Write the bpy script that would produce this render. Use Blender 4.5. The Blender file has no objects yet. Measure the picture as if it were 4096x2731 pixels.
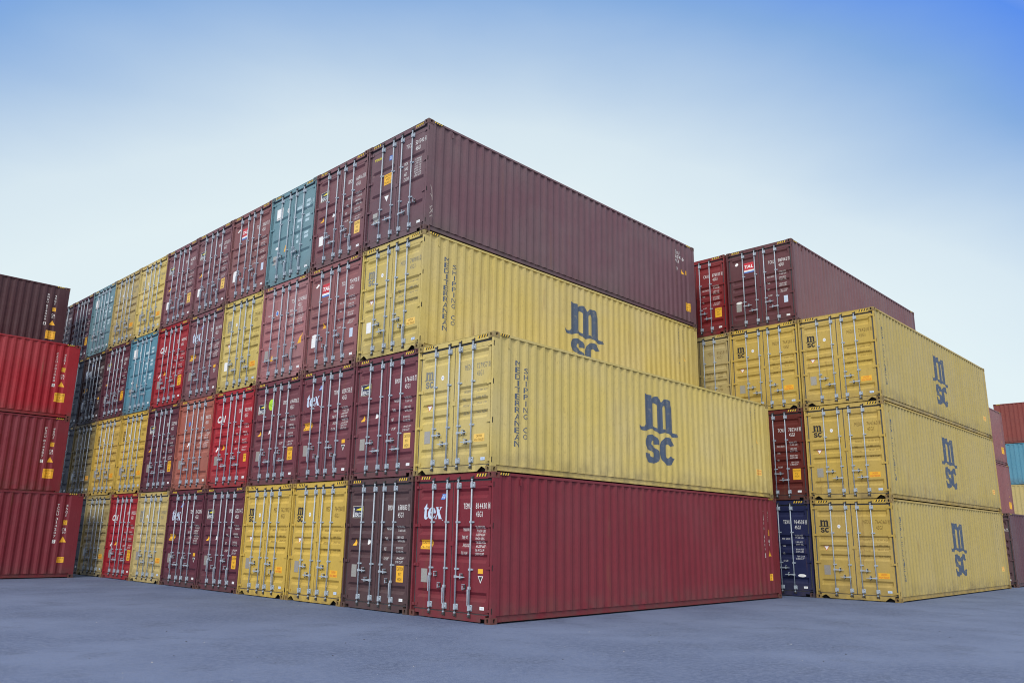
import bpy, bmesh, math, random
from mathutils import Vector, Matrix
R = math.radians
random.seed(7)
SC = bpy.context.scene
COL = SC.collection

# ------------------------------------------------------------------ camera
yaw, pitch, roll = 0.7674512, 0.2388401, 0.0164718
fw = Vector((math.cos(yaw)*math.cos(pitch), math.sin(yaw)*math.cos(pitch), math.sin(pitch)))
rt = Vector((math.sin(yaw), -math.cos(yaw), 0)); up = rt.cross(fw)
r2 = rt*math.cos(roll) + up*math.sin(roll); u2 = -rt*math.sin(roll) + up*math.cos(roll)
cam = bpy.data.objects.new('camera', bpy.data.cameras.new('camera')); COL.objects.link(cam)
M = Matrix((r2, u2, -fw)).transposed().to_4x4(); M.translation = Vector((-11.3546, -11.4380, 1.6340))
cam.matrix_world = M
cam.data.sensor_width = 36; cam.data.lens = 3205.31/4096*36
cam.data.clip_start = 0.1; cam.data.clip_end = 5000
SC.camera = cam
SC.cycles.pixel_filter_type = 'BLACKMAN_HARRIS'; SC.cycles.filter_width = 1.05

# ------------------------------------------------------------------ sky and sun
SUN_EL, SUN_AZ = R(38), R(204)            # azimuth counted from +X towards +Y
w = bpy.data.worlds.new('World'); SC.world = w; w.use_nodes = True
nt = w.node_tree; N = nt.nodes; L = nt.links; N.clear()
out = N.new('ShaderNodeOutputWorld'); bg = N.new('ShaderNodeBackground'); bg.inputs[1].default_value = 0.1
sky = N.new('ShaderNodeTexSky'); sky.sky_type = 'NISHITA'; sky.sun_disc = False
sky.sun_elevation = SUN_EL; sky.sun_rotation = R(90) - SUN_AZ; sky.air_density = 1.3; sky.dust_density = 1.5
tc = N.new('ShaderNodeTexCoord')
dot = N.new('ShaderNodeVectorMath'); dot.operation = 'DOT_PRODUCT'; dot.inputs[1].default_value = (-2.081, -2.327, 1.850)
L.new(tc.outputs['Generated'], dot.inputs[0])
nz = N.new('ShaderNodeTexNoise'); nz.inputs['Scale'].default_value = 2.2; nz.inputs['Detail'].default_value = 5
mp = N.new('ShaderNodeMapping'); mp.inputs['Scale'].default_value = (1, 1, 2.6); L.new(tc.outputs['Generated'], mp.inputs[0]); L.new(mp.outputs[0], nz.inputs['Vector'])
ad = N.new('ShaderNodeMath'); ad.operation = 'ADD'; ad.inputs[1].default_value = 2.10; L.new(dot.outputs['Value'], ad.inputs[0])
nm = N.new('ShaderNodeMath'); nm.operation = 'MULTIPLY_ADD'; nm.inputs[1].default_value = 0.30; nm.inputs[2].default_value = -0.14; L.new(nz.outputs[0], nm.inputs[0])
ad2 = N.new('ShaderNodeMath'); ad2.operation = 'ADD'; L.new(ad.outputs[0], ad2.inputs[0]); L.new(nm.outputs[0], ad2.inputs[1])
sc_ = N.new('ShaderNodeMath'); sc_.operation = 'MULTIPLY'; sc_.inputs[1].default_value = 0.25; sc_.use_clamp = True; L.new(ad2.outputs[0], sc_.inputs[0])
def srgb(r, g, b):
    f = lambda c: (c/12.92 if c <= 0.04045 else ((c+0.055)/1.055)**2.4)
    return (f(r/255), f(g/255), f(b/255), 1)
cr = N.new('ShaderNodeValToRGB'); L.new(sc_.outputs[0], cr.inputs[0])
stops = [(0.0, srgb(232, 246, 250)), (0.055, srgb(222, 238, 247)), (0.115, srgb(186, 211, 238)), (0.185, srgb(136, 177, 230)),
         (0.25, srgb(92, 147, 243)), (0.38, (0.70, 0.78, 0.88, 1)), (0.55, (1.12, 1.16, 1.22, 1)), (0.8, (1.28, 1.28, 1.28, 1))]
el = cr.color_ramp.elements
while len(el) < len(stops): el.new(0.5)
for e, (p, c) in zip(el, stops): e.position = p; e.color = c
x10 = N.new('ShaderNodeVectorMath'); x10.operation = 'SCALE'; x10.inputs['Scale'].default_value = 10.0; L.new(cr.outputs[0], x10.inputs[0])
mx = N.new('ShaderNodeMix'); mx.data_type = 'RGBA'; mx.inputs[0].default_value = 0.9
L.new(sky.outputs[0], mx.inputs[6]); L.new(x10.outputs[0], mx.inputs[7])
L.new(mx.outputs[2], bg.inputs[0]); L.new(bg.outputs[0], out.inputs[0])

sd = bpy.data.lights.new('sun', 'SUN'); sd.energy = 1.7; sd.angle = R(12); sd.color = (1.0, 0.95, 0.88)
so = bpy.data.objects.new('sun', sd); COL.objects.link(so)
sv = Vector((math.cos(SUN_EL)*math.cos(SUN_AZ), math.cos(SUN_EL)*math.sin(SUN_AZ), math.sin(SUN_EL)))
so.rotation_euler = sv.to_track_quat('Z', 'Y').to_euler()
SC.view_settings.view_transform = 'Standard'; SC.view_settings.look = 'None'
SC.view_settings.exposure = 0.0; SC.view_settings.gamma = 1

# ------------------------------------------------------------------ materials
def newmat(name):
    m = bpy.data.materials.new(name); m.use_nodes = True
    return m, m.node_tree.nodes, m.node_tree.links, m.node_tree.nodes['Principled BSDF']
def flat(name, rgb, rough=0.55, metal=0.0, var=0.12, scale=6.0):
    m, n, l, b = newmat(name)
    t = n.new('ShaderNodeTexCoord'); z = n.new('ShaderNodeTexNoise'); z.inputs['Scale'].default_value = scale; z.inputs['Detail'].default_value = 6
    l.new(t.outputs['Object'], z.inputs['Vector'])
    x = n.new('ShaderNodeMix'); x.data_type = 'RGBA'; l.new(z.outputs[0], x.inputs[0])
    x.inputs[6].default_value = [c*(1-var*1.6) for c in rgb[:3]]+[1]; x.inputs[7].default_value = [min(1, c*(1+var*1.2)) for c in rgb[:3]]+[1]
    l.new(x.outputs[2], b.inputs['Base Color']); b.inputs['Roughness'].default_value = rough; b.inputs['Metallic'].default_value = metal
    return m
def paint(name, rgb, seed=0, rust=0.5, fade=0.5, rough=0.5, worn=False):
    """weathered container paint; Object coordinates are the container's own metres"""
    m, n, l, b = newmat(name)
    t = n.new('ShaderNodeTexCoord')
    off = n.new('ShaderNodeVectorMath'); off.operation = 'ADD'; off.inputs[1].default_value = (seed*3.7, seed*1.9, seed*5.3); l.new(t.outputs['Object'], off.inputs[0])
    def noise(scale, detail=5, stretch=None, rg=0.55):
        z = n.new('ShaderNodeTexNoise'); z.inputs['Scale'].default_value = scale; z.inputs['Detail'].default_value = detail; z.inputs['Roughness'].default_value = rg
        if stretch:
            mp = n.new('ShaderNodeMapping'); mp.inputs['Scale'].default_value = stretch; l.new(off.outputs[0], mp.inputs[0]); l.new(mp.outputs[0], z.inputs['Vector'])
        else: l.new(off.outputs[0], z.inputs['Vector'])
        return z.outputs[0]
    def ramp(v, a, c):
        r = n.new('ShaderNodeMapRange'); r.inputs[1].default_value = a; r.inputs[2].default_value = c; l.new(v, r.inputs[0]); return r.outputs[0]
    def mix(f, a, c, amt=1.0):
        x = n.new('ShaderNodeMix'); x.data_type = 'RGBA'
        if amt != 1.0:
            k = n.new('ShaderNodeMath'); k.operation = 'MULTIPLY'; k.inputs[1].default_value = amt; l.new(f, k.inputs[0]); f = k.outputs[0]
        l.new(f, x.inputs[0])
        for i, v in ((6, a), (7, c)):
            if isinstance(v, (tuple, list)): x.inputs[i].default_value = list(v[:3])+[1]
            else: l.new(v, x.inputs[i])
        return x.outputs[2]
    base = rgb[:3]
    g = sum(base)/3
    chalk = [min(1, 0.72*c+0.28*g+0.022) for c in base]
    dark = [c*0.72 for c in base]
    c0 = mix(ramp(noise(0.55, 5), 0.38, 0.66), base, chalk, 0.85*fade)
    c1 = mix(ramp(noise(1.6, 6, (1, 1, 0.16)), 0.48, 0.78), c0, dark, 0.48)            # soft vertical streaks
    c2 = mix(ramp(noise(26, 4, (1, 1, 0.5)), 0.54, 0.78), c1, [c*0.5+0.008 for c in base], 0.45)   # fine speckle
    sp = n.new('ShaderNodeSeparateXYZ'); l.new(t.outputs['Object'], sp.inputs[0])
    low = ramp(sp.outputs[2], 0.55, 0.0)
    lm = n.new('ShaderNodeMath'); lm.operation = 'MULTIPLY'; l.new(low, lm.inputs[0]); l.new(ramp(noise(3.0, 6), 0.35, 0.7), lm.inputs[1])
    c3 = mix(lm.outputs[0], c2, (0.085, 0.07, 0.062), 0.7 if not worn else 0.7)             # road dirt on the lowest half metre
    stk = n.new('ShaderNodeMath'); stk.operation = 'MULTIPLY'; l.new(ramp(noise(6.5, 4, (1, 1, 0.045), 0.6), 0.60, 0.72), stk.inputs[0]); l.new(ramp(noise(0.9, 3), 0.45, 0.65), stk.inputs[1])
    c3 = mix(stk.outputs[0], c3, (0.15, 0.075, 0.04), 0.50)                               # thin rust runs
    rn = ramp(noise(7, 8, (1, 1, 0.35), 0.7), (0.66 if not worn else 0.5) - 0.04*rust, (0.74 if not worn else 0.68))
    c4 = mix(rn, c3, (0.12, 0.05, 0.03), min(1, 0.55*rust+(0.35 if worn else 0)))
    sc = ramp(noise(60, 3, (0.15, 0.6, 1), 0.6), 0.70, 0.78)                              # light scuffs
    c5 = mix(sc, c4, [min(1, c*1.1+0.08) for c in base], 0.45)
    l.new(c5, b.inputs['Base Color'])
    rr = n.new('ShaderNodeMapRange'); rr.inputs[3].default_value = rough-0.1; rr.inputs[4].default_value = rough+0.15; l.new(noise(2.5), rr.inputs[0]); l.new(rr.outputs[0], b.inputs['Roughness'])
    b.inputs['Specular IOR Level'].default_value = 0.30
    bp = n.new('ShaderNodeBump'); bp.inputs['Strength'].default_value = 0.55; bp.inputs['Distance'].default_value = 0.03
    l.new(noise(1.8, 2), bp.inputs['Height']); l.new(bp.outputs[0], b.inputs['Normal'])
    return m
GALV = flat('galvanised_steel', (0.41, 0.48, 0.56), 0.5, 0.1, 0.15, 9)
DARKM = flat('dark_greasy_steel', (0.05, 0.05, 0.052), 0.6, 0.3)
HOLE = flat('casting_hole_dark', (0.012, 0.012, 0.013), 0.9)  # near-black colour carries the shade inside pockets and cut-outs
RUBBER = flat('gasket_rubber', (0.06, 0.065, 0.075), 0.75, var=0.3)
PALER = flat('gasket_rubber_dusty', (0.085, 0.095, 0.11), 0.8, var=0.3)
def ink(name, rgb, under, wear=0.6):
    m, n, l, b = newmat(name)
    t = n.new('ShaderNodeTexCoord'); z = n.new('ShaderNodeTexNoise'); z.inputs['Scale'].default_value = 9; z.inputs['Detail'].default_value = 8; z.inputs['Roughness'].default_value = 0.7
    l.new(t.outputs['Object'], z.inputs['Vector']); q = n.new('ShaderNodeMapRange'); q.inputs[1].default_value = 0.52; q.inputs[2].default_value = 0.72; q.inputs[4].default_value = wear; l.new(z.outputs[0], q.inputs[0])
    x = n.new('ShaderNodeMix'); x.data_type = 'RGBA'; l.new(q.outputs[0], x.inputs[0]); x.inputs[6].default_value = (*rgb, 1); x.inputs[7].default_value = (*under, 1)
    l.new(x.outputs[2], b.inputs['Base Color']); b.inputs['Roughness'].default_value = 0.65
    return m
WHITE = flat('white_lettering', (0.85, 0.88, 0.90), 0.6)
PALEBL = flat('pale_blue_lettering', (0.55, 0.68, 0.86), 0.5)
NAVY = ink('navy_lettering', (0.055, 0.085, 0.145), (0.30, 0.27, 0.15), 0.5)
FADEBL = flat('faded_grey_lettering', (0.20, 0.21, 0.20), 0.7, var=0.2)
FADEBL2 = flat('ghost_lettering', (0.33, 0.29, 0.15), 0.7, var=0.2)
BLACK = flat('black_lettering', (0.02, 0.02, 0.022), 0.6)
CAUT = flat('caution_yellow', (0.85, 0.46, 0.03), 0.5, var=0.06)
CAUT2 = flat('caution_yellow_faded', (0.85, 0.56, 0.13), 0.5, var=0.06)
STRY = flat('hazard_yellow', (0.75, 0.50, 0.05), 0.6, var=0.25)
RED = flat('sticker_red', (0.55, 0.03, 0.05), 0.5)
BLUE = flat('sticker_blue', (0.07, 0.2, 0.6), 0.5)
DBLUE = flat('sign_navy', (0.02, 0.025, 0.07), 0.5)
YEL = flat('beam_yellow', (0.78, 0.70, 0.05), 0.5)
CREAM = flat('cream_border', (0.6, 0.55, 0.42), 0.6)
PLATE = flat('data_plate_alloy', (0.42, 0.42, 0.40), 0.45, 0.4, 0.2, 40)
GREEN = flat('lime_sticker', (0.42, 0.72, 0.04), 0.5)
TAPE = flat('pale_patch', (0.42, 0.58, 0.66), 0.6)
CHALK = flat('chalk_scrawl', (0.55, 0.50, 0.47), 0.9)
BROWN = flat('brown_lettering', (0.16, 0.10, 0.02), 0.6)

COLOURS = dict(
 yel=(0.56, 0.445, 0.135), yelsat=(0.57, 0.400, 0.080), yelold=(0.46, 0.37, 0.15), maroon=(0.160, 0.042, 0.060), maroon2=(0.105, 0.028, 0.046), mauve=(0.185, 0.075, 0.092),
 tex=(0.185, 0.020, 0.034), yelr=(0.44, 0.35, 0.115), dark=(0.078, 0.042, 0.048), plum=(0.145, 0.070, 0.092), red=(0.33, 0.014, 0.026), redder=(0.22, 0.014, 0.018),
 teal=(0.135, 0.265, 0.315), tealb=(0.09, 0.27, 0.37), orange=(0.36, 0.105, 0.075), pink=(0.33, 0.135, 0.145), blue=(0.014, 0.020, 0.075),
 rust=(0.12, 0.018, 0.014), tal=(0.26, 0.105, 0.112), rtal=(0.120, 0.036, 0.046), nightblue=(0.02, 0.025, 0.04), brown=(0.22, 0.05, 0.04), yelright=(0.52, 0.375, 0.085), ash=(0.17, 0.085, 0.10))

# ------------------------------------------------------------------ mesh tools
CW, CL, CH = 2.438, 12.192, 2.896
class MB:
    def __init__(s): s.v = []; s.f = []; s.m = []
    def face(s, pts, mi=0):
        i = len(s.v); s.v += [tuple(p) for p in pts]; s.f.append(tuple(range(i, i+len(pts)))); s.m.append(mi)
    def box(s, x0, x1, y0, y1, z0, z1, mi=0, skip=''):
        i = len(s.v)
        s.v += [(x0,y0,z0),(x1,y0,z0),(x1,y1,z0),(x0,y1,z0),(x0,y0,z1),(x1,y0,z1),(x1,y1,z1),(x0,y1,z1)]
        for k, q in zip('bt-+', ()): pass
        for q in ((3,2,1,0),(4,5,6,7),(0,1,5,4),(1,2,6,5),(2,3,7,6),(3,0,4,7)):
            s.f.append(tuple(i+a for a in q)); s.m.append(mi)
    def prism_x(s, poly, x0, x1, mi=0):
        """poly = (y, z) outline extruded along x"""
        n = len(poly); i = len(s.v)
        s.v += [(x0, a, b) for a, b in poly] + [(x1, a, b) for a, b in poly]
        s.f.append(tuple(range(i, i+n))); s.m.append(mi)
        s.f.append(tuple(reversed(range(i+n, i+2*n)))); s.m.append(mi)
        for k in range(n):
            k2 = (k+1) % n; s.f.append((i+k2, i+k, i+n+k, i+n+k2)); s.m.append(mi)
    def cyl(s, c0, c1, ra, rb=None, n=10, mi=0):
        rb = ra if rb is None else rb
        a = Vector(c0); b = Vector(c1); d = (b-a).normalized(); p = d.orthogonal().normalized(); q = d.cross(p); i = len(s.v)
        for k in range(n):
            t = 2*math.pi*k/n; o = p*math.cos(t)+q*math.sin(t); s.v.append(tuple(a+o*ra)); s.v.append(tuple(b+o*rb))
        for k in range(n):
            k2 = (k+1) % n; s.f.append((i+2*k, i+2*k2, i+2*k2+1, i+2*k+1)); s.m.append(mi)
        s.f.append(tuple(i+2*k for k in reversed(range(n)))); s.m.append(mi)
        s.f.append(tuple(i+2*k+1 for k in range(n))); s.m.append(mi)
    def mesh(s, name, nm=1, smooth=False):
        me = bpy.data.meshes.new(name); me.from_pydata(s.v, [], s.f); 
        for _ in range(nm): me.materials.append(None)
        for p, mi in zip(me.polygons, s.m): p.material_index = mi; p.use_smooth = smooth
        bm = bmesh.new(); bm.from_mesh(me); bmesh.ops.recalc_face_normals(bm, faces=bm.faces); bm.to_mesh(me); bm.free()
        me.update(); return me
def put(name, me, mats, parent=None, label=None):
    o = bpy.data.objects.new(name, me); COL.objects.link(o); o.parent = parent
    for sl, m in zip(o.material_slots, mats): sl.link = 'OBJECT'; sl.material = m
    if label: o['label'] = label
    return o
CACHE = {}
def cached(key, fn):
    if key not in CACHE: CACHE[key] = fn()
    return CACHE[key]

# ---- 2-D fills: text and outlines
def _curve_polys(cu):
    o = bpy.data.objects.new('tmp', cu); me = bpy.data.meshes.new_from_object(o)
    vs = [(v.co.x, v.co.y) for v in me.vertices]; fs = [tuple(p.vertices) for p in me.polygons]
    bpy.data.objects.remove(o); bpy.data.meshes.remove(me); bpy.data.curves.remove(cu)
    return vs, fs
def glyphs(txt, bold=0.0, shear=0.0):
    def mk():
        cu = bpy.data.curves.new('t', 'FONT'); cu.body = txt; cu.size = 1; cu.offset = bold; cu.shear = shear; cu.resolution_u = 2; cu.fill_mode = 'FRONT'; cu.space_character = 1.12
        return _curve_polys(cu)
    return cached(('gl', txt, bold, shear), mk)
def outline(key, loops):
    def mk():
        cu = bpy.data.curves.new('o', 'CURVE'); cu.dimensions = '2D'; cu.fill_mode = 'FRONT'
        for lp in loops:
            sp = cu.splines.new('POLY'); sp.points.add(len(lp)-1); sp.use_cyclic_u = True
            for q, (a, b) in zip(sp.points, lp): q.co = (a, b, 0, 1)
        return _curve_polys(cu)
    return cached(('ol', key), mk)
class Decal:
    """2-D shapes (a, b) that are cut at the folds of the sheet and laid on it"""
    def __init__(s): s.v = []; s.f = []; s.m = []; s.o = []
    def raw(s, vs, fs, mi, off):
        i = len(s.v); s.v += list(vs); s.f += [tuple(i+k for k in f) for f in fs]; s.m += [mi]*len(fs); s.o += [off]*len(vs)
    def fit(s, g, a0, a1, b0, b1, mi=0, off=0.003):
        vs, fs = g
        if not vs: return
        x0 = min(v[0] for v in vs); x1 = max(v[0] for v in vs); y0 = min(v[1] for v in vs); y1 = max(v[1] for v in vs)
        sx = (a1-a0)/max(1e-6, x1-x0); sy = (b1-b0)/max(1e-6, y1-y0)
        s.raw([(a0+(x-x0)*sx, b0+(y-y0)*sy) for x, y in vs], fs, mi, off)
    def text(s, t, a0, a1, b0, b1, mi=0, off=0.003, bold=0.0, shear=0.0): s.fit(glyphs(t, bold, shear), a0, a1, b0, b1, mi, off)
    def quad(s, a0, a1, b0, b1, mi=0, off=0.002): s.raw([(a0,b0),(a1,b0),(a1,b1),(a0,b1)], [(0,1,2,3)], mi, off)
    def poly(s, pts, mi=0, off=0.002): s.raw(pts, [tuple(range(len(pts)))], mi, off)
    def disc(s, a, b, ra, rb, mi=0, off=0.002, n=20): s.poly([(a+ra*math.cos(2*math.pi*k/n), b+rb*math.sin(2*math.pi*k/n)) for k in range(n)], mi, off)
    def column(s, chars, ac, btop, bbot, wd, mi=0, off=0.003, bold=0.0, fillh=0.72):
        n = len(chars); st = (btop-bbot)/n
        for k, c in enumerate(chars):
            if c == ' ': continue
            w_ = wd*(0.28 if c in 'I1' else 1.0); zt = btop-k*st
            s.text(c, ac-w_/2, ac+w_/2, zt-st*fillh, zt, mi, off, bold)
    def mesh(s, name, nm, sheet, cuts_a, cuts_b):
        bm = bmesh.new()
        vv = []
        for (a, b), o in zip(s.v, s.o):
            vv.append(bm.verts.new((a, b, o)))     # the offset rides in z while the sheet is cut
        for f, mi in zip(s.f, s.m):
            try: q = bm.faces.new([vv[k] for k in f]); q.material_index = mi
            except ValueError: pass
        a0 = min(v[0] for v in s.v); a1 = max(v[0] for v in s.v); b0 = min(v[1] for v in s.v); b1 = max(v[1] for v in s.v)
        for c in cuts_a:
            if a0 < c < a1: bmesh.ops.bisect_plane(bm, geom=bm.verts[:]+bm.edges[:]+bm.faces[:], dist=1e-6, plane_co=(c, 0, 0), plane_no=(1, 0, 0))
        for c in cuts_b:
            if b0 < c < b1: bmesh.ops.bisect_plane(bm, geom=bm.verts[:]+bm.edges[:]+bm.faces[:], dist=1e-6, plane_co=(0, c, 0), plane_no=(0, 1, 0))
        for v in bm.verts: v.co = sheet(v.co.x, v.co.y, v.co.z)
        me = bpy.data.meshes.new(name); bm.to_mesh(me); bm.free()
        for _ in range(nm): me.materials.append(None)
        return me

# ------------------------------------------------------------------ the sheets of a container
LEAF = 0.052                       # door leaf behind the front plane
LEAVES = ((0.112, 1.206), (1.232, 2.326))
TRU = ((0.175, 1.085), (1.325, 2.265))
BANDS = {'A': ((2.580, 2.525, 2.450, 2.385), (1.830, 1.780, 1.715, 1.645), (1.555, 1.507, 1.452, 1.392), (1.285, 1.236, 1.180, 1.118), (0.565, 0.510, 0.450, 0.385)),
         'B': ((2.125, 2.070, 2.050, 2.000), (1.475, 1.420, 1.400, 1.350), (0.845, 0.790, 0.770, 0.720))}
DD = {'A': 0.041, 'B': 0.038}
def lerp_profile(pts, x):
    for (x0, y0), (x1, y1) in zip(pts, pts[1:]):
        if x0 <= x <= x1: return y0 + (y1-y0)*(x-x0)/max(1e-9, x1-x0)
    return 0.0
def door_z(style):
    pts = [(0.0, 0.0)]
    for a, b, c, d in sorted(BANDS[style], key=lambda q: q[3]): pts += [(d, 0.0), (c, 1.0), (b, 1.0), (a, 0.0)]
    return pts + [(3.0, 0.0)]
def door_u(): 
    pts = [(0.0, 0.0)]
    for a, b in TRU: pts += [(a, 0.0), (a+0.05, 1.0), (b-0.05, 1.0), (b, 0.0)]
    return pts + [(3.0, 0.0)]
DZ = {k: door_z(k) for k in BANDS}; DU = door_u()
def door_depth(style, u, z):
    return DD[style]*lerp_profile(DU, u)*lerp_profile(DZ[style], z)
def on_door(style):
    return lambda u, z, off: Vector((LEAF + door_depth(style, u, z) - off, CW-u, z))
SX0, PER = 0.205, 0.2768
NP = 42
SIDE = [(0.0, 0.0), (SX0, 0.0)]
for k in range(NP):
    a = SX0 + k*PER; SIDE += [(a+0.034, 0.0), (a+0.102, 1.0), (a+0.1745, 1.0), (a+0.2425, 0.0), (a+PER, 0.0)]
SIDE += [(CL, 0.0)]
SD, SY = 0.036, 0.014
def on_side(x, z, off):
    return Vector((x, SY + SD*lerp_profile(SIDE, x) - off, z))
SIDECUTS = sorted({round(p[0], 5) for p in SIDE})

def m_side(mirror):
    mb = MB(); xs = [p for p in SIDE if 0.10 <= p[0] <= 12.09]; xs = [(0.10, 0.0)] + xs + [(12.092, 0.0)]
    fx = (lambda y: CW-y) if mirror else (lambda y: y)
    for (xa, da), (xb, db) in zip(xs, xs[1:]):
        if xb-xa < 1e-6: continue
        ya, yb = fx(SY+SD*da), fx(SY+SD*db)
        mb.face([(xa, ya, 0.150), (xb, yb, 0.150), (xb, yb, 2.836), (xa, ya, 2.836)])
    return mb.mesh('side_panel')
def m_leaf(style, k):
    mb = MB(); u0, u1 = LEAVES[k]
    us = [u0] + [p[0] for p in DU if u0 < p[0] < u1] + [u1]
    z0, z1 = 0.168, 2.724
    seams = (2.640, 2.636)
    zs = sorted([z0, z1] + [p[0] for p in DZ[style] if z0 < p[0] < z1])
    for a, b in zip(us, us[1:]):
        for c, d in zip(zs, zs[1:]):
            P = lambda u, z: (LEAF+door_depth(style, u, z), CW-u, z)
            mb.face([P(a, c), P(b, c), P(b, d), P(a, d)])
    y0, y1 = CW-u0, CW-u1; xb = LEAF+0.060
    mb.face([(LEAF, y0, z0), (LEAF, y0, z1), (xb, y0, z1), (xb, y0, z0)]); mb.face([(LEAF, y1, z0), (xb, y1, z0), (xb, y1, z1), (LEAF, y1, z1)])
    mb.face([(LEAF, y0, z1), (LEAF, y1, z1), (xb, y1, z1), (xb, y0, z1)]); mb.face([(LEAF, y0, z0), (xb, y0, z0), (xb, y1, z0), (LEAF, y1, z0)])
    mb.face([(xb, y0, z0), (xb, y0, z1), (xb, y1, z1), (xb, y1, z0)])
    # welded top tube lip and the narrow lip above the sill
    mb.box(LEAF-0.005, LEAF+0.004, CW-u1+0.012, CW-u0-0.012, 2.632, 2.716)
    mb.box(LEAF-0.004, LEAF+0.004, CW-u1+0.012, CW-u0-0.012, 0.176, 0.235)
    if k == 1:   # cover strip over the meeting edge
        mb.box(LEAF-0.008, LEAF+0.002, CW-1.285, CW-1.235, 0.19, 2.70)
    else:
        mb.box(LEAF-0.004, LEAF+0.004, CW-1.203, CW-1.160, 0.25, 2.62)
        mb.box(LEAF-0.018, LEAF+0.002, CW-1.290, CW-1.175, 1.44, 1.53)     # keeper tab that laps the other leaf
    return mb.mesh('door_leaf')
def m_gasket(k):
    mb = MB(); u0, u1 = LEAVES[k]
    mb.box(0.060, 0.098, CW-u1, CW-u0, 2.7265, 2.764)
    mb.box(0.060, 0.098, CW-u1, CW-u0, 0.150, 0.166)
    if k == 0: mb.box(0.066, 0.098, CW-u0+0.002, CW-0.072, 0.155, 2.755)
    else: mb.box(0.066, 0.098, 0.072, CW-u1-0.002, 0.155, 2.755)
    if k == 0: mb.box(0.058, 0.098, CW-1.230, CW-1.208, 0.168, 2.722)
    return mb.mesh('gasket')
HZ = (2.645, 1.842, 1.040, 0.241)
def m_hinge(k, z):
    mb = MB()
    def Y(u): return CW-u if k == 0 else u
    def bx(ua, ub, x0, x1, za, zb, mi=0):
        a, b = sorted((Y(ua), Y(ub))); mb.box(x0, x1, a, b, za, zb, mi)
    bx(0.030, 0.128, 0.020, 0.044, z-0.028, z+0.028); bx(0.120, 0.200, 0.034, LEAF-0.001, z-0.034, z+0.034)
    yc = Y(0.030); mb.cyl((0.028, yc, z-0.055), (0.028, yc, z+0.055), 0.0165, n=8)
    return mb.mesh('hinge')
RODS = (0.612, 1.062, 1.402, 1.812)
def m_rod(i):
    mb = MB(); u = RODS[i]; y = CW-u; x = 0.012
    mb.cyl((x, y, 0.125), (x, y, 2.785), 0.0165, n=12)
    for zc, s in ((2.800, 1), (0.108, -1)):          # cams and their keepers on header and sill
        mb.cyl((x, y, zc-0.016), (x, y, zc+0.016), 0.029, 0.022, n=8, mi=1)
        mb.box(x-0.020, x+0.010, y-0.048, y-0.014, zc-0.010, zc+0.012, 1)
        mb.box(x-0.016, x+0.008, y+0.014, y+0.040, zc-0.012, zc+0.008, 1)
        mb.box(-0.001, 0.017, y-0.055, y-0.030, zc-0.035, zc+0.035, 1)
        mb.cyl((x, y, zc-s*0.050), (x, y, zc-s*0.032), 0.026, n=10)
    for z0, z1 in ((2.590, 2.705), (0.205, 0.320)):  # bearing housings
        mb.box(0.026, LEAF-0.006, y-0.066, y+0.032, z0, z1)
        mb.box(-0.008, 0.026, y-0.024, y+0.024, z0+0.004, z1-0.004)
        mb.box(0.014, 0.027, y-0.060, y-0.024, z0+0.015, z1-0.015)
        mb.cyl((x, y, z0-0.016), (x, y, z0), 0.023, n=10, mi=1)
        for q in (0.022, 0.090): mb.cyl((0.008, y-0.046, z0+q), (0.016, y-0.046, z0+q), 0.008, n=6, mi=1)
    for zc in (1.911, 0.992):                        # rod guides
        mb.box(-0.009, 0.032, y-0.025, y+0.025, zc-0.019, zc+0.019)
        mb.box(0.028, LEAF+0.0, y-0.062, y+0.020, zc-0.016, zc+0.016)
    me = mb.mesh('locking_rod', 2)
    for p in me.polygons: p.use_smooth = (abs(p.normal.z) < 0.1 and p.material_index == 0 and p.area > 0.01)
    return me
def m_handle(i, z, d, hung, dark=0):
    """lever on rod i at height z, pointing to +u (d=1) or -u (d=-1), or hanging down"""
    mb = MB(); u = RODS[i]; Y = lambda uu: CW-uu; x = 0.000
    def bx(ua, ub, x0, x1, za, zb, mi=0):
        a, b = sorted((Y(ua), Y(ub))); mb.box(x0, x1, a, b, za, zb, mi)
    bx(u-0.026, u+0.028, x-0.012, x+0.028, z-0.026, z+0.026)          # hub clamped on the rod
    c = u+d*0.165
    if not hung:
        pts = [(u+d*0.028, 0.018), (u+d*0.09, 0.013), (u+d*0.20, 0.011), (u+d*0.285, 0.006)]
        for (ua, ha), (ub, hb) in zip(pts, pts[1:]):
            mb.prism_x([(Y(ua), z-ha), (Y(ub), z-hb), (Y(ub), z+hb), (Y(ua), z+ha)], x-0.020, x-0.006)
    else:
        for (za, ha), (zb, hb) in zip([(z-0.03, 0.017), (z-0.12, 0.012), (z-0.25, 0.009)], [(z-0.12, 0.012), (z-0.25, 0.009), (z-0.34, 0.006)]):
            mb.prism_x([(Y(u)-ha+0.02, za), (Y(u)-hb+0.02, zb), (Y(u)+hb+0.02, zb), (Y(u)+ha+0.02, za)], x-0.022, x-0.008)
    return mb.mesh('door_handle', 2)
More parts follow.
